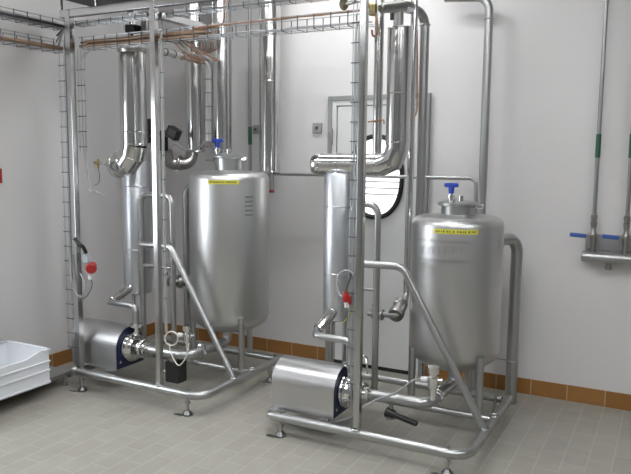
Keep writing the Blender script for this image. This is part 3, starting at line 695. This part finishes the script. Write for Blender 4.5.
# ------------------------------------------------------------------ red industrial plugs
t = thing('power_socket', 'grey socket with a red cap on the tall left pole', 'socket', (-3.44, 3.30, .80))
g = at(87, 258, 'Y', 3.29); B().obox(g, (.05, .05, .07), Matrix.Rotation(-.25, 3, 'Y'), .01).build('housing', grey_plastic, t)
p = at(92, 267, 'Y', 3.26)
rd = V((.5, -.75, -.2)).normalized()
B().lathe(p-rd*.03, rd, [(0, 0), (0, .026), (.035, .031), (.05, .036), (.062, .036), (.07, .03), (.07, 0)], 24).build('cap', red_plastic, t)
q = at(90, 275, 'Y', 3.28); B().cyl(q, q-V((-.004, 0, .03)), .014, 12, .003).build('cable_nut', white_plastic, t)
B().sweep(spline([at(75, 239, 'Y', 3.24), at(79, 244, 'Y', 3.23), at(83, 247, 'Y', 3.25), at(86, 253, 'Y', 3.27)]), .013, 10).build('inlet_cable', black_plastic, t)
cable('cable', [at(70, 255, 'Y', 3.24), at(71, 275, 'Y', 3.235), at(75, 292, 'Y', 3.235), at(82, 296, 'Y', 3.235), at(85, 284, 'Y', 3.235), at(80, 273, 'Y', 3.24)], .004, grey_cable, 'grey cable loop hanging under the red capped socket')
cable('cable', [at(91, 279, 'Y', 3.28), at(92, 286, 'Y', 3.27), at(87, 296, 'Y', 3.26), at(80, 300, 'Y', 3.25)], .0035, dark_cable, 'thin dark cable trailing from the red capped socket')
t = thing('power_plug', 'red plug hanging from a grey cable loop on the right post', 'plug', at(346, 300, 'Y', 3.27))
q = at(345.5, 291, 'Y', 3.26); q2 = at(346.5, 302, 'Y', 3.26)
ax = (q2-q).normalized(); L = (q2-q).length
B().lathe(q, ax, [(0, 0), (0, .010), (L*.3, .013), (L*.35, .019), (L*.95, .021), (L, .017), (L, 0)], 20).build('shell', red_plastic, t)
B().box(q2+V((.014, -.010, -.012)), q2+V((.026, .010, .035)), .004).build('flap', red_plastic, t)
B().cyl(q2, q2+ax*.03, .013, 14, .003).build('tip', white_plastic, t)
cable('cable', [at(354, 276, 'Y', 3.27), at(350, 271, 'Y', 3.265), at(343, 271, 'Y', 3.26), at(338, 277, 'Y', 3.26), at(337.5, 287, 'Y', 3.26), at(340, 295, 'Y', 3.255), at(345, 297, 'Y', 3.25)], .0055, grey_cable, 'grey cable loop holding the red plug at the right post')
cable('cable', [at(351, 275, 'Y', 3.27), at(349, 281, 'Y', 3.265), at(347, 287, 'Y', 3.262), at(345.7, 291, 'Y', 3.26)], .0055, dark_cable, 'short dark cable entering the red plug from above')
cable('cable', [at(354, 305, 'Y', 3.285), at(350, 315, 'Y', 3.28), at(346, 320, 'Y', 3.30), at(343, 322, 'Y', 3.35)], .0042, earth_wire, 'yellow green wire left of the right post, below the red plug')
cable('cable', [at(361, 312, 'Y', 3.33), at(363, 318, 'Y', 3.32), at(361, 324, 'Y', 3.32), at(360, 333, 'Y', 3.32)], .0042, earth_wire, 'yellow green wire just right of the right post')

# ------------------------------------------------------------------ wall fittings
for lab, x0, y0, x1, y1 in (('square grey switch plate on the wall left of the door', 312.6, 123, 322, 133), ('small square plate on the wall beside the green marked thin pipe', 253, 125, 259, 134)):
    p0, p1 = at(x0, y1, 'Y', 4.69), at(x1, y0, 'Y', 4.69)
    t = thing('switch_plate', lab, 'switch', ((p0.x+p1.x)/2, 4.7, p0.z), 'switch plates on the back wall')
    B().box((p0.x, 4.682, p0.z), (p1.x, 4.7, p1.z), .004).build('plate', plate_mat, t)
    c = (p0+p1)/2; B().cyl((c.x, 4.674, c.z), (c.x, 4.684, c.z), .012, 16).build('knob', dark_sheet, t)
o = B().box((LX, 3.02, 1.40), (LX+.02, 3.147, 1.50), .003).build('wall_sign', red_plastic, base=(LX, 3.08, 1.45)); tag(o, 'small dark red sign on the left wall at the left edge of the view', 'sign')

def util_pipe(x, ztop, zbot, mark, label):
    t = thing('utility_pipe', label, 'pipe', (x, 4.63, zbot), 'thin utility pipes on the back wall')
    B().cyl((x, 4.63, zbot), (x, 4.63, ztop), .0125, 14).build('pipe', thin_steel, t)
    if mark:
        m = B().cyl((x, 4.63, mark[0]), (x, 4.63, mark[1]), .0155, 14).build('pipe_marker', green_label, t); m['label'] = 'green band'
    return t
u1 = at(250, 130, 'Y', 4.63).x
util_pipe(u1, CZ, 1.2, (1.69, 1.83), 'thin pipe with a green band, behind the taller tank')
ux1 = -.452; ux2 = -.262
for x, lab in ((ux1, 'left of the two thin pipes with a green band above the blue levered header'), (ux2, 'right of the two thin pipes, at the right edge of the view')):
    t = util_pipe(x, CZ, 1.24, (1.61, 1.755), lab)
    B().cyl((x, 4.655, 2.15), (x, 4.70, 2.15), .006, 8).build('stand_off', tube_steel, t)
    B().lathe((x, 4.63, 1.178), (0, 0, 1), [(0, 0), (0, .019), (.03, .021), (.034, .016), (.042, .016), (.044, .020), (.072, .020), (.078, .014), (.095, .0135), (.095, 0)], 18).build('union', cast_steel, t)
t = thing('pipe_header', 'horizontal steel header with a short outlet below the blue levers', 'header', (-.33, 4.63, .93))
B().cyl((-.513, 4.62, .985), (.12, 4.62, .985), .034, 24, .006).build('header_tube', tube_steel, t)
B().lathe((-.352, 4.62, .955), (0, 0, -1), [(0, 0), (0, .016), (.02, .016), (.02, .021), (.042, .021), (.045, .015), (.045, 0)], 18).build('outlet', cast_steel, t)
B().box((-.50, 4.675, 1.025), (.02, 4.70, 1.125), .003).build('bracket_plate', plate_mat, t)
for x, lab in ((ux1, 'valve with blue lever under the left thin pipe'), (ux2, 'valve with blue lever under the right thin pipe at the edge')):
    t = thing('ball_valve', lab, 'valve', (x, 4.63, 1.02), 'blue levered valves on the header')
    B().lathe((x, 4.63, 1.015), (0, 0, 1), [(0, 0), (0, .019), (.02, .019), (.02, .014), (.05, .014), (.06, .021), (.09, .023), (.12, .021), (.135, .015), (.163, .015), (.163, 0)], 20).build('body', cast_steel, t)
    B().cyl((x, 4.63, 1.12), (x, 4.585, 1.12), .009, 10).build('stem', cast_steel, t)
    h = B().obox((x-.04, 4.583, 1.12), (.09, .004, .014), Matrix.Rotation(.0, 3, 'Y'), .001); h.build('lever', cast_steel, t)
    B().obox((x-.085, 4.582, 1.122), (.098, .016, .026), Matrix.Rotation(.05, 3, 'Y'), .006).build('grip', blue_grip, t)

# ------------------------------------------------------------------ crate on its low stand
t = thing('plastic_crate', 'white plastic crate at the left edge of the view', 'crate', (-3.78, 2.76, .10))
x0, x1, y0, y1, z0, z1 = -3.975, -3.580, 2.46, 3.06, .10, .335
th = .012
B().box((x0+.015, y0+.015, z0), (x1-.015, y1-.015, z0+.012), .003).build('bottom', crate_plastic, t)
def wall_poly(b, a0, a1, dip, axis, lo, hi):
    pts = [(a0, z0), (a1, z0), (a1, z1)]
    if dip: pts += [(a1-.05, z1), (a1-.09, z1-.010), (a1-.15, z1-.028), (a1-.20, z1-.034), (a0+.20, z1-.034), (a0+.15, z1-.028), (a0+.09, z1-.010), (a0+.05, z1)]
    pts += [(a0, z1)]
    b.prism(pts, lo, hi, axis)
for nm, fn in (('long_side', lambda b: wall_poly(b, y0, y1, True, 'X', x1-th, x1)), ('long_side', lambda b: wall_poly(b, y0, y1, False, 'X', x0, x0+th)),
               ('short_side', lambda b: wall_poly(b, x0+th, x1-th, False, 'Y', y1-th, y1)), ('short_side', lambda b: wall_poly(b, x0+th, x1-th, False, 'Y', y0, y0+th))):
    b = B(); fn(b); b.build(nm, crate_plastic, t)
b = B()
for z in (z0+.005, z0+.085, z0+.145):
    b.box((x1-.002, y0-.008, z), (x1+.008, y1+.008, z+.012), .003); b.box((x0-.008, y1-.002, z), (x1+.008, y1+.008, z+.012), .003)
    b.box((x0-.008, y0-.008, z), (x0+.002, y1+.008, z+.012), .003); b.box((x0-.008, y0-.008, z), (x1+.008, y0+.002, z+.012), .003)
b.build('ribs', crate_plastic, t)
b = B()
b.box((x0-.01, y1-th-.002, z1-.012), (x1+.01, y1+.01, z1+.002), .004).box((x0-.01, y0-.01, z1-.012), (x0+th, y1+.01, z1+.002), .004).box((x0-.01, y0-.01, z1-.012), (x1+.01, y0+th, z1+.002), .004)
b.box((x1-th, y1-.05, z1-.012), (x1+.01, y1+.01, z1+.002), .004).box((x1-th, y0-.01, z1-.012), (x1+.01, y0+.05, z1+.002), .004)
b.build('rim', crate_plastic, t)
t = thing('low_stand', 'low dark steel stand under the white crate', 'stand', (-3.78, 2.9, 0))
b = B().box((-4.0, 2.5, .074), (-3.665, 3.33, .098), .004); b.build('deck', dolly_steel, t)
B().box((-4.0, 3.31, .05), (-3.665, 3.33, .074), .003).build('apron', dolly_steel, t)
for x, y in ((-3.70, 3.29), (-3.97, 3.29), (-3.80, 2.53), (-3.97, 2.53)):
    B().cyl((x, y, 0), (x, y, .072), .013, 12).cyl((x, y, 0), (x, y, .012), .022, 14).build('foot', dolly_steel, t)

# ------------------------------------------------------------------ ceiling lamps out of view: some inferred from shadows, others added as fill
for i, (x, y) in enumerate(((-1.3, 2.5), (1.2, 1.9), (-2.1, 4.0), (-3.0, 2.2), (-1.0, 1.1), (1.3, 1.1), (-3.1, -.9), (-1.0, -.9), (1.3, -.9))):
    t = thing('ceiling_light', 'long white ceiling lamp out of view', 'lamp', (x, y, CZ-.06), 'ceiling lamps')
    B().box((x-.65, y-.14, CZ-.06), (x+.65, y+.14, CZ), .006).build('housing', white_plastic, t)
    B().box((x-.62, y-.115, CZ-.072), (x+.62, y+.115, CZ-.06), .004).build('diffuser', lamp_glow, t)

for o in bpy.data.objects:
    if '_base' in o.keys(): del o['_base']
# ------------------------------------------------------------------ world and view
wd = bpy.data.worlds.new('world'); bpy.context.scene.world = wd; wd.use_nodes = True
wd.node_tree.nodes['Background'].inputs[0].default_value = (.6, .65, .7, 1); wd.node_tree.nodes['Background'].inputs[1].default_value = .3
vs = bpy.context.scene.view_settings
vs.view_transform = 'Standard'; vs.look = 'None'; vs.gamma = 1; vs.use_curve_mapping = False
vs.exposure = 1.28
